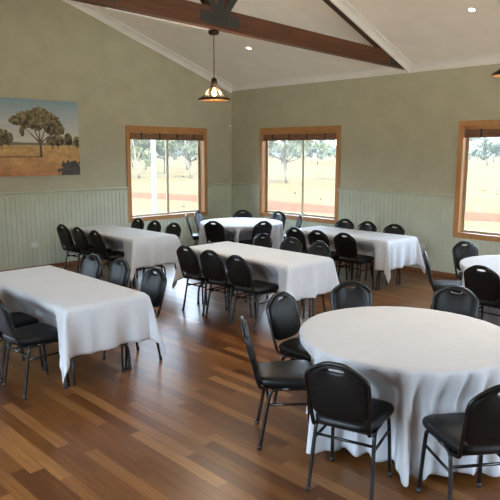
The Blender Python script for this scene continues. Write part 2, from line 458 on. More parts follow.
# ------------------------------------------------------------------ lamps
def pendant(x, y, label):
    zb = 3.355; zr = 2.585
    root = empty('pendant_lamp', (x, y, zr)); tag(root, label, 'lamp', 'pendant lamps under the roof trusses')
    m = MB(); m.lathe([(0, .77), (.062, .77), (.062, .742), (.05, .728), (.016, .72), (0, .72)], n=24); m.build('canopy', M['bronze'], root, True)
    m = MB(); m.tube([(0, 0, .72), (.002, 0, .5), (0, 0, .25)], .005, 8); m.build('cord', M['cord'], root)
    m = MB(); m.lathe([(0, .40), (.022, .40), (.026, .385), (.045, .375), (.048, .30), (.040, .285), (.040, .235), (.030, .225), (0, .225)], n=20); m.scaled(.73, .64).build('socket_cap', M['bronze'], root, True)
    m = MB()
    for k in range(14):
        a = 2*PI*k/14; c, s = math.cos(a), math.sin(a)
        m.tube([(.042*c, .042*s, .29), (.075*c, .075*s, .21), (.155*c, .155*s, .10), (.232*c, .232*s, .035)], .0042, 6)
    m.scaled(.73, .64).build('wire_cage', M['bronze'], root, True)
    m = MB(); m.lathe([(.17, .038), (.232, .045), (.25, .035), (.255, 0), (.248, -.004), (.245, .012), (.17, .030)], n=48); m.scaled(.73, .64).build('shade_rim', M['bronze'], root, True)
    m = MB(); m.lathe([(.150, .036), (.172, .027), (.243, .009), (.246, .0), (.240, .004), (.172, .022), (.150, .031), (.150, .036)], n=48); m.scaled(.73, .64).build('rim_lining', M['brass'], root, True)
    m = MB(); m.lathe([(0, .235), (.014, .232), (.016, .20), (.034, .155), (.038, .125), (.028, .095), (.012, .082), (0, .079)], n=20); m.scaled(.73, .64).build('bulb', M['bulb'], root, True)
    L = bpy.data.lights.new('lamp_light', 'POINT'); L.energy = 55; L.color = (1, .84, .64); L.shadow_soft_size = .04
    o = bpy.data.objects.new('lamp_light', L); COL.objects.link(o); o.parent = root; o.location = (0, 0, .06)
    return root
pendant(4.39, -4.35, 'bronze wire cage pendant lamp hanging from the truss near the left window')
pendant(7.78, -4.25, 'bronze pendant lamp cut by the right photo edge')

DL_E = 12
tilt = math.atan(PITCH)
def downlight(x, y, label=None):
    z = ZE - PITCH*(y if y > YR else 2*YR-y)
    s = -1 if y > YR else 1
    root = empty('downlight', (x, y, z)); root.rotation_euler = (s*tilt, 0, 0)
    if label: tag(root, label, 'downlight', 'recessed downlights')
    m = MB(); m.lathe([(.038, -.002), (.042, -.006), (.056, -.006), (.060, 0), (.036, .0)], n=28); m.build('trim_ring', M['plastic'], root, True)
    m = MB(); m.lathe([(0, -.003), (.039, -.003), (.039, .0), (0, .0)], n=24); m.build('lens', M['lens'], root)
    L = bpy.data.lights.new('downlight_beam', 'SPOT'); L.energy = DL_E; L.color = (1, .95, .88); L.spot_size = 2.5; L.spot_blend = .8; L.shadow_soft_size = .05
    o = bpy.data.objects.new('downlight_beam', L); COL.objects.link(o); o.parent = root; o.location = (0, 0, -.02)
    return root
DL = [(1.89, -1.33, 'small round recessed downlight left of the truss near the pendant lamp'), (5.97, -1.33, 'small round recessed downlight at the top right of the ceiling'),
      (10.05, -1.49, 'unseen added downlight above the far right of the room'), (2.06, -8.9, 'unseen added downlight near the left wall behind the viewer'),  # from here on unseen downlights, added to brighten the room
      (6.05, -8.9, 'unseen added downlight over the middle behind the viewer'), (10.05, -8.9, 'unseen added downlight over the viewer')]
for a in DL: downlight(*a)

# ------------------------------------------------------------------ wall fittings
def outlet(axis, u, z, label):
    root = empty('power_outlet', (0, u, z) if axis == 'y' else (u, 0, z)); tag(root, label, 'power outlet', 'power outlets on the wainscot')
    if axis == 'x': root.rotation_euler = (0, 0, -PI/2)
    m = MB(); m.box((.014, -.065, -.04), (.026, .065, .04)); m.build('face_plate', M['plastic'], root, bevel=.004)
    for s in (-1, 1):
        m = MB(); m.box((.0262, s*.036-.010, .016), (.030, s*.036+.010, .034)); m.build('rocker_switch', M['plastic'], root, bevel=.001)
        m = MB()
        for dx, dz in ((-.008, -.006), (.008, -.006), (0, -.022)): m.box((.0255, s*.034+dx-.0018, dz-.005), (.0268, s*.034+dx+.0018, dz+.005))
        m.build('socket_slots', M['socket'], root)
    return root
outlet('y', -4.59, .43, 'white double power outlet low on the left wall wainscot')
outlet('x', 4.70, .45, 'white power outlet low on the back wall above an edge-on black chair')
root = empty('motion_sensor', (.0, -.045, 2.54)); tag(root, 'small white motion sensor high in the room corner', 'sensor')
m = MB(); m.box((0, -.03, -.05), (.035, .03, .05)); m.build('housing', M['plastic'], root, bevel=.008)
m = MB(); m.box((.0352, -.018, -.03), (.040, .018, .005)); m.build('lens', M['socket'], root, bevel=.002)

# canvas print: a landscape photograph printed on canvas (grid with colours)
def canvas_print():
    y0, y1, z0, z1 = -5.72, -3.685, 1.60, 2.85
    nu, nv = 340, 210
    rs = np.random.RandomState(3)
    def vn(u, v, s, seed):
        r = np.random.RandomState(seed); g = r.rand(128, 128)
        x, y = u*s, v*s; xi, yi = np.floor(x).astype(int), np.floor(y).astype(int); fx, fy = x-xi, y-yi
        fx, fy = fx*fx*(3-2*fx), fy*fy*(3-2*fy); a = lambda i, j: g[(xi+i) % 128, (yi+j) % 128]
        return (a(0,0)*(1-fx)+a(1,0)*fx)*(1-fy) + (a(0,1)*(1-fx)+a(1,1)*fx)*fy
    fb = lambda u, v, s, seed: sum(vn(u, v, s*2**k, seed+k)*.5**k for k in range(4))/1.875
    Y, Z = np.meshgrid(np.linspace(y0, y1, nu), np.linspace(z0, z1, nv), indexing='ij')
    u, v = Y, Z
    col = np.zeros((nu, nv, 3)); hz = 2.115
    t = np.clip((v-hz)/(z1-hz), 0, 1)[..., None]
    sky = np.array([.50, .47, .42])*(1-t) + np.array([.17, .255, .30])*t
    cl = np.clip(fb(u*.6, v*2.2, 2.2, 11)-.45, 0, 1)[..., None]*1.6*(1-t)
    col[:] = sky*(1-cl) + np.array([.56, .53, .48])*cl
    g = v < hz; d = np.clip((hz-v)/(hz-z0), 0, 1)[..., None]
    n = fb(u*1.0, v*3.0, 5, 21)[..., None]; n2 = fb(u, v*2, 24, 31)[..., None]
    grass = (np.array([.50, .33, .14])*(1-d) + np.array([.40, .185, .085])*d)*(.55+.55*n+.45*(n2-.3))
    col[g] = grass[g]
    hill = (v > hz-.01) & (v < hz+.03+.02*vn(u, v*0, 3, 5)); col[hill] = [.16, .15, .13]
    def crown(cy, cz, ry, rz, seed, dens, dk):
        nn = .45*fb(u, v, 9, seed)+.55*fb(u, v, 30, seed+3); q = ((u-cy)/ry)**2 + ((v-cz)/rz)**2
        mk = (q + (nn-.5)*dens) < .82
        sh = np.clip(fb(u, v, 22, seed+9)*1.5-.25 + (v-cz)/rz*.25, .15, 1.3)[..., None]
        c = np.array(dk)*sh*1.5; col[mk] = c[mk]
    def limb(p, q, w0, w1, c):
        p, q = np.array(p), np.array(q); dd = q-p; L2 = dd@dd
        tt = np.clip(((u-p[0])*dd[0]+(v-p[1])*dd[1])/L2, 0, 1); ds = np.hypot(u-p[0]-tt*dd[0], v-p[1]-tt*dd[1])
        mk = ds < (w0+(w1-w0)*tt); col[mk] = c
    # the far trees
    for cy, cz, ry, rz in ((-5.04, 2.22, .19, .15), (-4.18, 2.18, .12, .09), (-4.08, 2.19, .14, .10), (-3.885, 2.21, .085, .12), (-3.72, 2.17, .085, .10), (-5.5, 2.19, .16, .11)):
        limb((cy, hz-.07), (cy, cz), .010, .007, [.10, .07, .05]); crown(cy, cz, ry, rz, int(abs(cy)*37), 1.1, (.135, .115, .065))
    tr = [.115, .075, .05]
    limb((-4.39, 1.925), (-4.395, 2.14), .024, .019, tr)
    for q in ((-4.68, 2.42), (-4.55, 2.52), (-4.42, 2.55), (-4.25, 2.50), (-4.12, 2.36)): limb((-4.395, 2.13), q, .014, .005, tr)
    for cy, cz, ry, rz, s in ((-4.62, 2.52, .19, .17, 41), (-4.38, 2.58, .26, .15, 43), (-4.20, 2.47, .20, .19, 47), (-4.06, 2.38, .12, .12, 53), (-4.80, 2.50, .12, .09, 59), (-4.70, 2.33, .05, .11, 61), (-4.45, 2.46, .17, .12, 63)):
        crown(cy, cz, ry, rz, s, 1.5, (.16, .13, .07))
    shd = (np.abs(v-1.915) < .012+.01*vn(u, v, 6, 3)) & (u < -4.40) & (u > -5.2); col[shd] *= .55
    mk = ((u+3.86)/.24)**2+((v-1.66)/.22)**2 + (fb(u, v, 22, 71)-.5)*1.8 < .8; col[mk] = (np.array([.055, .052, .05])*(.7+.9*fb(u, v, 20, 77))[..., None])[mk]
    verts = [(0.0, 0.0, 0.0)]*0
    me = bpy.data.meshes.new('printed_face')
    vs = np.stack([np.full(nu*nv, .038), Y.ravel(), Z.ravel()], 1)
    fs = [(i*nv+j, (i+1)*nv+j, (i+1)*nv+j+1, i*nv+j+1) for i in range(nu-1) for j in range(nv-1)]
    me.from_pydata(vs.tolist(), [], fs); me.update()
    at = me.color_attributes.new('print', 'FLOAT_COLOR', 'POINT')
    col = col*1.5*(.9+.2*fb(u, v, 40, 91)[..., None])
    at.data.foreach_set('color', np.concatenate([np.clip(col.reshape(-1, 3), 0, 1), np.ones((nu*nv, 1))], 1).ravel().astype(np.float32))
    t = NT('printed_canvas'); a = t.node('ShaderNodeAttribute', attribute_name='print'); t.set(a.outputs['Color'], .65, spec=.3)
    me.materials.append(t.m)
    m = MB(); m.box((.002, y0, z0), (.0375, y1, z1))
    fr = m.build('canvas_print', plain('canvas_edge', (.27, .25, .22), .8))
    tag(fr, 'large canvas print of a spreading tree in a dry paddock on the left wall', 'picture')
    o = bpy.data.objects.new('printed_face', me); COL.objects.link(o); o.parent = fr
canvas_print()

# ------------------------------------------------------------------ banquet chair (faces local +y, origin on the floor under the seat)
ZTOP = .864
def back_y(z): return -.195 - (z-.46)*(.115/.42)
def back_outline(sc_w=1.0, top=ZTOP, bottom=None, n=48):
    """closed crown-shaped outline (x, z), counted from the bottom centre"""
    ctrl = [(.168, .46), (.176, .58), (.182, .70), (.183, .745), (.176, .778), (.146, .808), (.105, .835), (.070, .853), (.040, .862), (0, .864)]
    return ctrl
def smooth_path(pts, n):
    pts = [Vector(p) for p in pts]; out = []
    m = len(pts)
    for i in range(m-1):
        p0, p1, p2, p3 = pts[max(i-1, 0)], pts[i], pts[i+1], pts[min(i+2, m-1)]
        for k in range(n):
            t = k/n; out.append(.5*((2*p1) + (-p0+p2)*t + (2*p0-5*p1+4*p2-p3)*t*t + (-p0+3*p1-3*p2+p3)*t**3))
    out.append(pts[-1]); return out
def make_chair():
    root = empty('banquet_chair', (0, 0, 0))
    K = back_outline()
    # back frame tube from the seat, up round the crown and down again
    half = [(x, back_y(z), z) for x, z in K]
    full = [(.170, -.13, .425), (.168, -.175, .432)] + half
    path = full + [(-x, y, z) for x, y, z in reversed(full[:-1])]
    m = MB(); m.tube(smooth_path(path, 3), .0125, 8); m.build('back_frame', M['black_metal'], root, True)
    # padded back with a hand slot
    hx, hz = 0, .822
    outer = []
    right = [(x*.955, min(z, ZTOP)-.008) for x, z in K if z > .5]
    low = [(0, .500), (.06, .501), (.12, .508), (.152, .530)]
    ring = low + right
    poly = ring + [(-x, z) for x, z in reversed(ring[1:-1])]
    poly = [(p.x, p.y) for p in smooth_path([(a, b, 0) for a, b in poly + [poly[0]]], 3)][:-1]
    n = len(poly)
    def slot(px, pz):
        a = math.atan2(pz-hz, px-hx)
        # point of a stadium-shaped slot in this direction
        c, s = math.cos(a), math.sin(a); w, h = .048, .0115
        return (hx + w*math.copysign(abs(c)**.8, c), hz + h*math.copysign(abs(s)**.8, s))
    def side(sgn):
        rows = []
        prof = [(0, .009), (.06, .013), (.2, .019), (.45, .024), (.7, .024), (.88, .019), (.97, .010), (1, .002)]
        for t, h in prof:
            r = []
            for px, pz in poly:
                sx, sz = slot(px, pz); x = sx+(px-sx)*t; z = sz+(pz-sz)*t
                r.append((x, back_y(z) + sgn*h*(1.0 if sgn > 0 else .75), z))
            rows.append(r)
        return rows
    F, B = side(1), side(-1); m = MB(); allr = list(reversed(B)) + F if False else None
    rows = F + list(reversed(B)); k = len(rows)
    vs = [p for r in rows for p in r]
    fs = [(i*n+j, i*n+(j+1) % n, ((i+1) % k)*n+(j+1) % n, ((i+1) % k)*n+j) for i in range(k) for j in range(n)]
    m.add(vs, fs); m.build('back_pad', M['vinyl'], root, True)
    # seat cushion
    def seat_ring(s, z):
        out = []; N = 40
        for i in range(N):
            a = 2*PI*i/N; c, q = math.cos(a), math.sin(a); e = .36
            x = math.copysign(abs(c)**e, c); y = math.copysign(abs(q)**e, q)
            w = .200 + .03*y; out.append((x*w*s, .003 + y*.208*s, z))
        return out
    prof = [(.0, .438), (.90, .438), (.965, .444), (1.0, .458), (1.0, .474), (.975, .488), (.92, .496), (.75, .502), (.45, .505), (0.0, .506)]
    rows = [seat_ring(max(s, .001), z) for s, z in prof]; N = 40; m = MB()
    m.add([p for r in rows for p in r], [(i*N+j, i*N+(j+1) % N, (i+1)*N+(j+1) % N, (i+1)*N+j) for i in range(len(rows)-1) for j in range(N)])
    m.build('seat', M['vinyl'], root, True)
    m = MB(); m.box((-.17, -.16, .424), (.17, .17, .439)); m.build('seat_pan', M['black_metal'], root)
    for s in (-1, 1):
        fl = smooth_path([(.172*s, .09, .424), (.176*s, .135, .422), (.178*s, .165, .405), (.181*s, .178, .36), (.188*s, .196, .15), (.193*s, .208, .0)], 4)
        m = MB(); m.tube(fl, .0125, 8); lg = m.build('leg', M['black_metal'], root, True)
        m = MB(); m.tube([(.193*s, .208, 0.0), (.1915*s, .205, .03)], .0155, 8); m.build('foot_cap', M['cord'], lg, True)
        rl = smooth_path([(.172*s, -.04, .424), (.174*s, -.085, .421), (.177*s, -.112, .403), (.180*s, -.126, .36), (.188*s, -.162, .15), (.194*s, -.19, .0)], 4)
        m = MB(); m.tube(rl, .0125, 8); lg = m.build('leg', M['black_metal'], root, True)
        m = MB(); m.tube([(.194*s, -.19, 0.0), (.1925*s, -.186, .03)], .0155, 8); m.build('foot_cap', M['cord'], lg, True)
        m = MB(); m.tube([(.172*s, -.04, .424), (.172*s, .09, .424)], .0125, 8); m.build('side_rail', M['black_metal'], root, True)
        m = MB(); m.tube([(.182*s, .183, .318), (.182*s, -.133, .318)], .009, 8); m.build('stretcher', M['black_metal'], root, True)
    m = MB(); m.tube([(-.181, -.128, .345), (.181, -.128, .345)], .009, 8); m.build('stretcher', M['black_metal'], root, True)
    return root

chairs = []       # (x, y, dirx, diry, table)
proto = make_chair()
used = [False]
def chair(top, face, table, label, group):
    """top = world point under the middle of the crown; face = direction the sitter looks"""
    d = Vector((face[0], face[1])).normalized()
    off = .31
    x, y = top[0] + d.x*off, top[1] + d.y*off
    o = proto if not used[0] else copy_tree(proto)
    used[0] = True
    o.location = (x, y, 0); o.rotation_euler = (0, 0, math.atan2(-d.x, d.y))
    tag(o, label, 'chair', group); chairs.append((x, y, d.x, d.y, table)); return o

TA, TB_, TC, TD = (4.42, -6.40), (4.45, -3.75), (1.60, -3.885), (4.21, -1.37)
CE, CF, CG = (7.605, -5.405), (1.98, -1.60), (7.25, -2.19)
jig = lambda s=.05: R.uniform(-s, s)
N_, S_ = (0, 1), (0, -1)
def row(tops, face, table, labels, group):
    for p, l in zip(tops, labels): chair(p, (face[0]+jig(), face[1]), table, l, group)
row([(4.93, -7.20), (4.43, -7.19)], N_, 'A', ['black banquet chair beside the hanging near corner of the front left tablecloth', 'black banquet chair cut by the left photo edge, behind the nearest left chair'], 'chairs at the front left table')
row([(3.80, -5.62), (4.25, -5.55), (4.93, -5.59)], S_, 'A', ['sheen-lit black chair, leftmost on the far side of the front left table', 'sheen-lit black chair, middle one on the far side of the front left table', 'black chair by the aisle on the far side of the front left table'], 'chairs at the front left table')
row([(4.03, -4.53), (4.49, -4.53), (4.96, -4.55)], N_, 'B', ['black chair seen from behind, leftmost along the near side of the centre table', 'black chair seen from behind, middle along the near side of the centre table', 'black chair seen from behind, rightmost along the near side of the centre table'], 'chairs at the centre table')
row([(3.93, -3.02), (4.47, -3.03), (4.95, -3.03)], S_, 'B', ['black chair facing us, leftmost on the far side of the centre table', 'black chair facing us, middle one on the far side of the centre table', 'black chair facing us, rightmost on the far side of the centre table'], 'chairs at the centre table')
row([(.99, -4.58), (1.48, -4.58), (2.0, -4.59)], N_, 'C', ['black chair nearest the left wall, back to us at the table under the left window', 'black chair, middle of three backs at the table by the left wall', 'black chair, rightmost of three backs at the table by the left wall'], 'chairs at the table by the left wall')
row([(1.05, -3.16), (1.55, -3.17), (2.02, -3.13)], S_, 'C', ['black chair below the left window, leftmost on the far side of that table', 'black chair below the left window, middle one on the far side', 'black chair below the left window, rightmost on the far side of that table'], 'chairs at the table by the left wall')
row([(3.76, -2.20), (4.21, -2.20), (4.665, -2.16)], N_, 'D', ['black chair, leftmost back along the near side of the back right table', 'black chair, middle back along the near side of the back right table', 'black chair with visible seat, rightmost back at the back right table'], 'chairs at the back right table')
row([(3.60, -.66), (4.08, -.68), (4.60, -.70)], S_, 'D', ['black chair against the back wall wainscot, leftmost behind the back right table', 'black chair against the back wall wainscot, middle behind the back right table', 'black chair against the back wall wainscot, rightmost behind the back right table'], 'chairs at the back right table')
toward = lambda p, c, a=0: (lambda dx, dy: (dx*math.cos(a)-dy*math.sin(a), dx*math.sin(a)+dy*math.cos(a)))(c[0]-p[0], c[1]-p[1])
for p, a, l in (((1.17, -2.23), .28, 'black chair left of the corner round table, nearer of the pair by the window'), ((.79, -1.65), .42, 'black chair left of the corner round table, farther of the pair by the window'),
                ((2.265, -2.53), 0, 'black chair seen from behind at the left front of the corner round table'), ((2.86, -1.92), .2, 'black chair seen from behind at the right front of the corner round table'),
                ((1.24, -.85), 0, 'black chair in the room corner behind the far round table'), ((1.91, -.51), 0, 'black chair with lit seat at the right rear of the corner round table'),
                ((2.61, -.67), -.10, 'black chair seen edge-on below the corner window mullion')):
    chair(p, toward(p, CF, a), 'F', l, 'chairs at the corner round table')
for p, a, l in (((6.24, -2.74), .10, 'black chair seen edge-on between the back wall power outlet and the right-hand round table'),
                ((6.21, -1.65), 0, 'black chair under the right photo edge window behind the right-hand round table'), ((7.12, -3.17), .1, 'black chair back overlapping the right-hand round table cloth')):
    chair(p, toward(p, CG, a), 'G', l, 'chairs at the right-hand round table')
for p, a, l in (((7.815, -6.50), .10, 'nearest black chair with its back to us at the front round table'), ((6.82, -6.25), 0, 'black chair side-on at the left of the front round table'),
                ((6.47, -5.49), 0, 'black chair showing its front pad at the far left of the front round table'), ((6.63, -4.72), 0, 'black chair behind the front round table, left of centre'),
                ((7.39, -4.22), 0, 'black chair behind the front round table, below the right-hand table'), ((8.60, -6.13), 0, 'black chair cut by the right photo edge at the front round table')):
    chair(p, toward(p, CE, a), 'E', l, 'chairs at the front round table')

# ------------------------------------------------------------------ tables and cloths
def sstep(a, b, x):
    t = max(0, min(1, (x-a)/(b-a))); return t*t*(3-2*t)
def avoid(x, y, z, table, zt=.745):
    """the hanging cloth is pushed back by the seats shoved under the table"""
    for cx, cy, dx, dy, tb in chairs:
        if tb != table: continue
        px, py = x-cx, y-cy; lx = px*dy - py*dx; ly = px*dx + py*dy
        if -.35 < ly < .32 and abs(lx) < .40:
            w = (1-sstep(.205, .30, abs(lx))) * (1-sstep(.50, zt, z))
            lim = .240 + .034*(1+math.sin(lx*42+cx*5)) + .010*(1+math.sin(lx*71+cy*9))
            ny = ly + max(0, lim-ly)*w
            x += dx*(ny-ly); y += dy*(ny-ly)
    return x, y
HT = .75
def crs(w, a, p, q, b, r, t):
    """hanging folds: rounded valleys with sharper ridges"""
    f1 = 1-2*abs(math.sin((w*p+q)/2))**.8; f2 = 1-2*abs(math.sin((w*r+t)/2))
    return a*2.0*f1 + b*1.9*f2
def rect_table(c, label, clabel, key, seed):
    L, W = 1.83, .76; rr = random.Random(seed)
    root = empty('folding_table', (c[0], c[1], 0)); tag(root, label, 'table', 'rectangular folding tables')
    m = MB(); m.box((-L/2, -W/2, HT-.035), (L/2, W/2, HT-.002)); m.build('tabletop', M['table_ply'], root, bevel=.008)
    for s in (-1, 1):
        xl = s*(L/2-.19)
        for q in (-1, 1):
            pts = smooth_path([(xl, q*.16, HT-.04), (xl, q*.20, .62), (xl, q*.20, .40), (xl, q*.225, .30), (xl, q*.29, .24), (xl, q*.315, .16), (xl, q*.32, 0)], 4)
            m = MB(); m.tube(pts, .0135, 8); lg = m.build('leg', M['table_leg'], root, True)
            m = MB(); m.tube([(xl, q*.32, 0), (xl, q*.32, .03)], .017, 8); m.build('foot_cap', M['cord'], lg, True)
            m = MB(); m.tube([(xl, q*.245, .27), (xl, q*.245, 0)], .011, 8); m.build('leg_strut', M['table_leg'], root, True)
        m = MB(); m.tube([(xl, -.245, .265), (xl, .245, .265)], .0125, 8); m.build('crossbar', M['table_leg'], root, True)
    # cloth
    D = .43; nx, ny, nd = 60, 26, 16
    us = list(np.linspace(-L/2-D, -L/2, nd, endpoint=False)) + list(np.linspace(-L/2, L/2, nx)) + list(np.linspace(L/2, L/2+D, nd+1)[1:])
    vs_ = list(np.linspace(-W/2-D, -W/2, nd, endpoint=False)) + list(np.linspace(-W/2, W/2, ny)) + list(np.linspace(W/2, W/2+D, nd+1)[1:])
    hx, hy = L/2+.006, W/2+.006; r0 = .022
    ph = [rr.uniform(0, 6.28) for _ in range(8)]
    verts = []
    for u in us:
        for v in vs_:
            ex = max(0, abs(u)-L/2); ey = max(0, abs(v)-W/2); sx = 1 if u > 0 else -1; sy = 1 if v > 0 else -1
            bx_ = max(-hx, min(hx, u)); by = max(-hy, min(hy, v)); r = math.hypot(ex, ey)
            if r == 0:
                verts.append((bx_, by, HT+.004)); continue
            a = math.atan2(ey, ex)                      # 0 = over the end, 90 deg = over the long side
            corner = math.sin(2*a)
            t = r/D
            # rounded edge, then hanging
            out = r0*(1-math.exp(-r/r0*1.3)) ; z = HT+.004 - max(0, r - r0*.5*(1-math.exp(-r/r0)))
            out += r*(.045 + .20*max(0, corner)**1.2)
            z += r*(.03*max(0, corner))
            if ex > 0 and ey == 0: w = v*1.0; fold = crs(w, .016, 15, ph[0], .012, 27, ph[1]) ; out += t**1.3*fold
            if ey > 0 and ex == 0: w = u*1.0; fold = crs(w, .018, 12, ph[2], .012, 23, ph[3]) ; out += t**1.3*fold
            if ex > 0 and ey > 0:
                out += t*.02*math.sin(a*9+ph[4+(sx > 0)])
                k = crs(sy*W/2, .016, 15, ph[0], .012, 27, ph[1]); k2 = crs(sx*L/2, .018, 12, ph[2], .012, 23, ph[3])
                out += t**1.3*(k*(1-a/(PI/2)) + k2*a/(PI/2))*(1-corner)
            x = bx_ + sx*math.cos(a)*out; y = by + sy*math.sin(a)*out
            wx, wy = avoid(x+c[0], y+c[1], z, key)
            verts.append((wx-c[0], wy-c[1], z))
    nv = len(vs_); fs = [(i*nv+j, (i+1)*nv+j, (i+1)*nv+j+1, i*nv+j+1) for i in range(len(us)-1) for j in range(nv-1)]
    m = MB(); m.add(verts, fs); o = m.build('tablecloth', M['cloth'], None, True); o.location = (c[0], c[1], 0)
    sm = o.modifiers.new('soft', 'SMOOTH'); sm.factor = .5; sm.iterations = 1
    so = o.modifiers.new('thick', 'SOLIDIFY'); so.thickness = .003; so.offset = 1
    tag(o, clabel, 'tablecloth', 'white tablecloths on rectangular tables')
def round_table(c, label, clabel, key, seed, nf):
    rad = .730; rr = random.Random(seed)
    root = empty('round_table', (c[0], c[1], 0)); tag(root, label, 'table', 'round tables')
    m = MB(); m.lathe([(0, HT-.035), (rad-.006, HT-.035), (rad, HT-.028), (rad, HT-.01), (rad-.006, HT-.002), (0, HT-.002)], n=64); m.build('tabletop', M['table_ply'], root)
    for k in range(4):
        a = PI/4+k*PI/2; cx, cy = math.cos(a), math.sin(a)
        m = MB(); m.tube([(.18*cx, .18*cy, HT-.035), (.36*cx, .36*cy, 0)], .0135, 8); m.build('leg', M['table_leg'], root, True)
    na = 288; tops = [0, .1, .25, .4, .55, .66, .72, .74]; drop = .705; nz = 26
    # irregular fold phase
    kn = [rr.uniform(.75, 1.25) for _ in range(nf)]; tot = sum(kn); acc = [0]
    for k in kn: acc.append(acc[-1]+k/tot*2*PI)
    am = [rr.uniform(.65, 1.3) for _ in range(nf+1)]; am[-1] = am[0]
    def fold(a):
        a %= 2*PI
        for i in range(nf):
            if acc[i] <= a <= acc[i+1]:
                t = (a-acc[i])/(acc[i+1]-acc[i]); A = am[i]*(1-t)+am[i+1]*t
                q_ = math.cos(2*PI*t); return A*math.copysign(abs(q_)**.8, q_)
        return 0
    rows = []
    for r in tops: rows.append([(r*math.cos(2*PI*k/na), r*math.sin(2*PI*k/na), HT+.004) for k in range(na)])
    for i in range(1, nz+1):
        s = drop*i/nz; t = i/nz; row_ = []
        for k in range(na):
            a = 2*PI*k/na; F_ = fold(a)
            r = rad + .014*(1-math.exp(-s/.015)) + t*.02 + (F_-.4)*.072*t**.4*(.5+.5*t) + .004*math.sin(9*a+seed)*t
            a2 = a + .018*t*math.sin(3*a+seed)
            z = HT+.004 - s + .016*t*(F_)*.5 + (0.012 if s < .02 else 0)*0
            z = max(z, .012)
            x, y = r*math.cos(a2), r*math.sin(a2)
            wx, wy = avoid(x+c[0], y+c[1], z, key); row_.append((wx-c[0], wy-c[1], z))
        rows.append(row_)
    m = MB(); vs = [p for r in rows for p in r]
    m.add(vs, [(i*na+k, i*na+(k+1) % na, (i+1)*na+(k+1) % na, (i+1)*na+k) for i in range(len(rows)-1) for k in range(na)])
    o = m.build('tablecloth', M['cloth'], None, True); o.location = (c[0], c[1], 0)
    bm = bmesh.new(); bm.from_mesh(o.data); bmesh.ops.remove_doubles(bm, verts=bm.verts, dist=1e-5); bm.to_mesh(o.data); bm.free()
    sm = o.modifiers.new('soft', 'SMOOTH'); sm.factor = .5; sm.iterations = 1
    so = o.modifiers.new('thick', 'SOLIDIFY'); so.thickness = .003; so.offset = 1
    tag(o, clabel, 'tablecloth', 'white tablecloths on round tables')
rect_table(TA, 'dark-legged folding table under the front left white cloth', 'white cloth on the long table at the front left, corner flap hanging low', 'A', 1)
rect_table(TB_, 'dark-legged folding table under the centre white cloth', 'white cloth on the long table in the centre of the room', 'B', 2)
rect_table(TC, 'dark-legged folding table under the cloth beside the left wall', 'white cloth on the long table beside the left wall', 'C', 3)
rect_table(TD, 'dark-legged folding table under the cloth near the back wall', 'white cloth on the long table near the back wall, between two windows', 'D', 4)
round_table(CE, 'round table under the full-length cloth at the front right', 'floor-length white cloth with deep folds on the front round table', 'E', 5, 29)
round_table(CF, 'round table under the cloth in the far room corner', 'long white cloth on the round table in the far corner', 'F', 6, 24)
round_table(CG, 'round table under the cloth cut by the right photo edge', 'white cloth on the round table cut by the right photo edge', 'G', 7, 24)

# ------------------------------------------------------------------ outside
GZ = -.4
m = MB(); m.box((-900, -300, GZ-.5), (600, 900, GZ)); struct(m.build('ground', M['straw']))
def strip(pts, w):
    mm = MB(); vs = []; n = len(pts)
    P = smooth_path([(a, b, 0) for a, b in pts], 8)
    for i, p in enumerate(P):
        d = (P[min(i+1, len(P)-1)]-P[max(i-1, 0)]).normalized(); q = Vector((-d.y, d.x, 0))
        ww = w*(1+.12*math.sin(i*.9)); vs += [p+q*ww/2+Vector((0, 0, GZ+.012)), p-q*ww/2+Vector((0, 0, GZ+.012))]
    mm.add(vs, [(2*i, 2*i+1, 2*i+3, 2*i+2) for i in range(len(P)-1)]); return mm
struct(strip([(-60, -8), (-30, 5), (-17.2, 10.5), (-8, 10.9), (0, 13.2), (15, 17), (60, 26)], 3.3).build('dirt_track', M['dirt']))
m = MB()                                                      # far hills
N = 90; vs = []
for i in range(N+1):
    a = math.radians(20 + 180*i/N); d = 700
    h = 6 + 7*(math.sin(i*.21)+1) + 5*math.sin(i*.47+1) ; h = max(h, 3)
    c, s = math.cos(a), math.sin(a)
    vs += [(9+d*c, -9+d*s, GZ-1), (9+(d+60)*c, -9+(d+60)*s, h), (9+(d+160)*c, -9+(d+160)*s, GZ-1)]
m.add(vs, [(3*i+k, 3*i+3+k, 3*i+4+k, 3*i+1+k) for i in range(N) for k in (0, 1)])
struct(m.build('hills', M['hill'], smooth=True))
TRK = [(p.x, p.y) for p in smooth_path([(-60, -8, 0), (-30, 5, 0), (-17.2, 10.5, 0), (-8, 10.9, 0), (0, 13.2, 0), (15, 17, 0), (60, 26, 0)], 24)]
m = MB()                                                      # grass tufts in the paddock
for _ in range(260):
    a = math.radians(R.uniform(86, 158)); d = 15+75*R.random()**1.5
    x, y = 9.7+d*math.cos(a), -9+d*math.sin(a)
    if (x > -.5 and y < .5): continue
    h = R.uniform(.05, .16)
    if min(math.hypot(x-a_, (y-b_)) for a_, b_ in TRK) < 2.3: continue
    for k in range(4):
        b = R.uniform(0, 6.28); w = .05; tx, ty = x+R.uniform(-.2, .2), y+R.uniform(-.2, .2)
        c, s = math.cos(b)*w, math.sin(b)*w
        m.add([(tx-c, ty-s, GZ), (tx+c, ty+s, GZ), (tx+R.uniform(-.12, .12), ty+R.uniform(-.12, .12), GZ+h)], [(0, 1, 2)])
tag(m.build('dry_grass', M['grass']), 'dry straw grass tufts growing over the paddock', 'grass', kind='stuff')

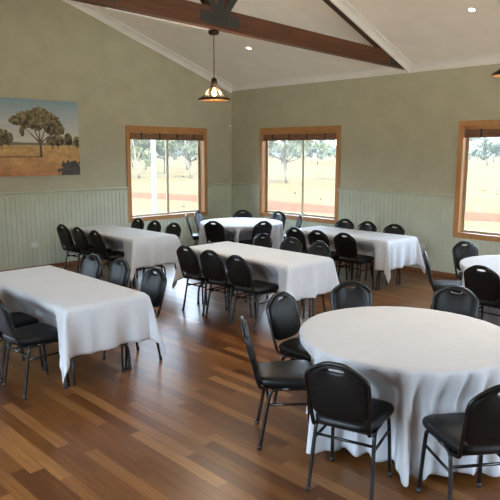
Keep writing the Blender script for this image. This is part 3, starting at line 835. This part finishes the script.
def make_tree(name, h, spread, trunks, nleaf, leaf, lmat, seed, low=.35):
    rr = random.Random(seed); root = empty(name, (0, 0, GZ)); tips = []
    m = MB()
    for t in range(trunks):
        a = rr.uniform(0, 6.28); lean = .10+.12*rr.random()
        p = [Vector((0, 0, 0))]; hh = h*.62
        for k in range(1, 6): p.append(Vector((math.cos(a)*lean*hh*k/5+rr.uniform(-.05, .05)*h*.2, math.sin(a)*lean*hh*k/5+rr.uniform(-.05, .05)*h*.2, hh*k/5)))
        r0 = h*.022; m.tube(p, [r0*(1-.13*k) for k in range(6)], 8); tips.append(p[-1])
        for b in range(6):
            q = p[rr.randint(2, 4)]; aa = rr.uniform(0, 6.28); ln = spread*rr.uniform(.45, .95)
            e = q + Vector((math.cos(aa)*ln, math.sin(aa)*ln, h*rr.uniform(.12, .34))); mid = (q+e)/2 + Vector((0, 0, -.03*h))
            m.tube([q, mid, e], [r0*.45, r0*.3, r0*.12], 6); tips.append(e)
    m.build('trunk', M['bark'], root, True)
    m = MB(); cl = []
    for e in tips:
        for _ in range(3): cl.append((e + Vector((rr.gauss(0, .25)*spread, rr.gauss(0, .25)*spread, rr.gauss(0, .09)*h)), rr.uniform(.18, .34)*spread))
    for i in range(nleaf):
        c, r = cl[i % len(cl)]
        d = Vector((rr.gauss(0, 1), rr.gauss(0, 1), rr.gauss(0, .8))); d = d.normalized()*r*rr.random()**.5
        p = c+d; p.z = min(max(p.z, h*low*.6), h)
        q = Vector((rr.gauss(0, 1), rr.gauss(0, 1), rr.gauss(0, 1))).normalized(); s = q.cross(Vector((rr.random(), rr.random(), rr.random()))).normalized()
        l = leaf*rr.uniform(.6, 1.4); m.add([p-q*l, p+s*l*.4, p+q*l, p-s*l*.4], [(0, 1, 2, 3)])
    m.build('foliage', lmat, root)
    return root
def put(o, x, y, rz, s, label, group, cat='tree'):
    o.location = (x, y, GZ); o.rotation_euler = (0, 0, rz); o.scale = (s, s, s); tag(o, label, cat, group)
G1, G2 = 'gum trees beyond the left window', 'gum trees beyond the back windows'
t1 = make_tree('gum_tree', 6.5, 2.3, 2, 4200, .17, M['leaf'], 11)
t2 = make_tree('gum_tree', 6.0, 2.0, 1, 4000, .17, M['leaf'], 12)
put(t1, -22.3, 26.8, .4, 1.0, 'fork-trunked gum tree seen through the window right of the room corner', G2)
put(t2, 3.2, 36.0, 1.0, 1.45, 'bushy gum tree seen through the window at the right photo edge', G2)
row_names = ['nearest row', 'second row', 'third row', 'farthest row']
for r_, (d, bs) in enumerate(((56, (140.9, 145.8)), (68, (139.6, 143.4, 147.0)), (81, (141.3, 145.2)), (96, (139.9, 143.1, 146.4)))):
    for k, b in enumerate(bs):
        a = math.radians(b); side = (('right pane', 'left pane') if len(bs) == 2 else ('right pane', 'mullion', 'left pane'))[k]
        put(copy_tree((t1, t2)[(r_+k) % 2]), 9.68+d*math.cos(a), -9+d*math.sin(a), 1.7*k+r_, .95 if r_ < 2 else 1.1,
            'gum tree in the %s of trees beyond the %s of the left window' % (row_names[r_], side), G1)
put(copy_tree(t2), -27.5, 27.0, 2.2, .8, 'smaller gum tree at the left edge of the corner back window view', G2)
put(copy_tree(t2), -21.0, 33.5, 4.2, .75, 'small gum tree behind the mullion of the corner back window', G2)
t3 = make_tree('bush_tree', 5.0, 2.6, 1, 700, .34, M['leaf_far'], 21, .1)
first = True
for i in range(56):
    a = math.radians(88 + 68*(i+.5)/56 + R.uniform(-.5, .5)); d = R.uniform(120, 170)
    o = t3 if first else copy_tree(t3); first = False; d = 125 + 22*(i % 3)
    put(o, 9.7+d*math.cos(a), -9+d*math.sin(a), R.uniform(0, 6.28), R.uniform(.75, 1.25), 'grey-green tree in the distant line along the horizon', 'distant trees along the horizon')
m = MB(); m.box((EX+T+.01, -16, GZ), (EX+16, 5, -.06)); m.box((2, Y0-5, GZ), (EX+T, Y0-T-.01, -.06)); struct(m.build('bounce_paving', plain('pale_bounce_slab', (.78, .74, .64), .8)))  # unseen pale slab added to bounce daylight up to the ceiling
# verandah post outside the left window
root = empty('verandah_post', (-1.9, -.72, GZ)); tag(root, 'white verandah post standing outside the left window', 'post')
m = MB(); m.box((-.042, -.042, .1), (.042, .042, 3.35)); m.build('shaft', M['white_paint'], root, bevel=.004)
m = MB(); m.box((-.07, -.07, 0), (.07, .07, .1)); m.build('base_shoe', M['steel'], root)

# ------------------------------------------------------------------ daylight, exposure, camera
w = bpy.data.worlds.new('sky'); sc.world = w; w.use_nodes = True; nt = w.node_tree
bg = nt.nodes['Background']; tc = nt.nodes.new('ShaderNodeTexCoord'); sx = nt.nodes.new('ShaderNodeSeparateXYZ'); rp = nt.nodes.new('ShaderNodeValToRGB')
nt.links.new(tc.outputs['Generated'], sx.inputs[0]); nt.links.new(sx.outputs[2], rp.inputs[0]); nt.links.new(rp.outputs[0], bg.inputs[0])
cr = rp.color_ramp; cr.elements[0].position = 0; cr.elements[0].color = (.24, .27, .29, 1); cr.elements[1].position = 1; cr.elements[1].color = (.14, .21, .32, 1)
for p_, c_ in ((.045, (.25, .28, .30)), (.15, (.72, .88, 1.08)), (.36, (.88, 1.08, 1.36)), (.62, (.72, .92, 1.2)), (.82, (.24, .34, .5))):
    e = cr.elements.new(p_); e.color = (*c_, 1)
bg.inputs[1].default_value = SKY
S = bpy.data.lights.new('sun', 'SUN'); S.energy = 13.0; S.angle = .02; S.color = (1, .92, .79)
o = bpy.data.objects.new('sun', S); COL.objects.link(o); o.rotation_euler = (math.radians(50), 0, math.radians(72))
for (loc, rot, sx_, sy_) in [((-.2, (l[0]+l[1])/2, (ZB+ZT)/2), (0, -PI/2, 0), ZT-ZB, l[1]-l[0]) for l in (LW, LW2)] + [(((a+b)/2, .2, (ZB+ZT)/2), (-PI/2, 0, 0), b-a, ZT-ZB) for a, b in BW] + [((EX+.2, sum(DR)/2, 1.33), (0, PI/2, 0), 2.6, DR[1]-DR[0]), ((sum(DF)/2, Y0-.2, 1.33), (PI/2, 0, 0), DF[1]-DF[0], 2.6)]:
    P_ = bpy.data.lights.new('window_portal', 'AREA'); P_.shape = 'RECTANGLE'; P_.size = sx_; P_.size_y = sy_; P_.cycles.is_portal = True
    o = bpy.data.objects.new('window_portal', P_); COL.objects.link(o); o.location = loc; o.rotation_euler = rot

cam = bpy.data.cameras.new('camera'); co = bpy.data.objects.new('camera', cam); COL.objects.link(co); sc.camera = co
fpx, yaw, pit, rol = 593.5874, -.7905, .1632, .0031
cam.sensor_width = 36; cam.lens = 36*fpx/500; cam.clip_end = 3000; cam.clip_start = .05
fw = Vector((math.sin(yaw)*math.cos(pit), math.cos(yaw)*math.cos(pit), -math.sin(pit))); rt = Vector((math.cos(yaw), -math.sin(yaw), 0)); up = rt.cross(fw)
c_, s_ = math.cos(rol), math.sin(rol); rt, up = c_*rt + s_*up, -s_*rt + c_*up
mt = Matrix((rt, up, -fw)).transposed().to_4x4(); mt.translation = (9.67769, -8.99573, 2.0); co.matrix_world = mt
sc.view_settings.view_transform = 'Standard'; sc.view_settings.look = 'None'; sc.view_settings.gamma = 1; sc.view_settings.use_curve_mapping = False
sc.view_settings.exposure = 0.72
sc.cycles.max_bounces = 10; sc.cycles.diffuse_bounces = 6; sc.cycles.transparent_max_bounces = 16; sc.cycles.sample_clamp_indirect = 4; sc.cycles.caustics_reflective = False; sc.cycles.caustics_refractive = False
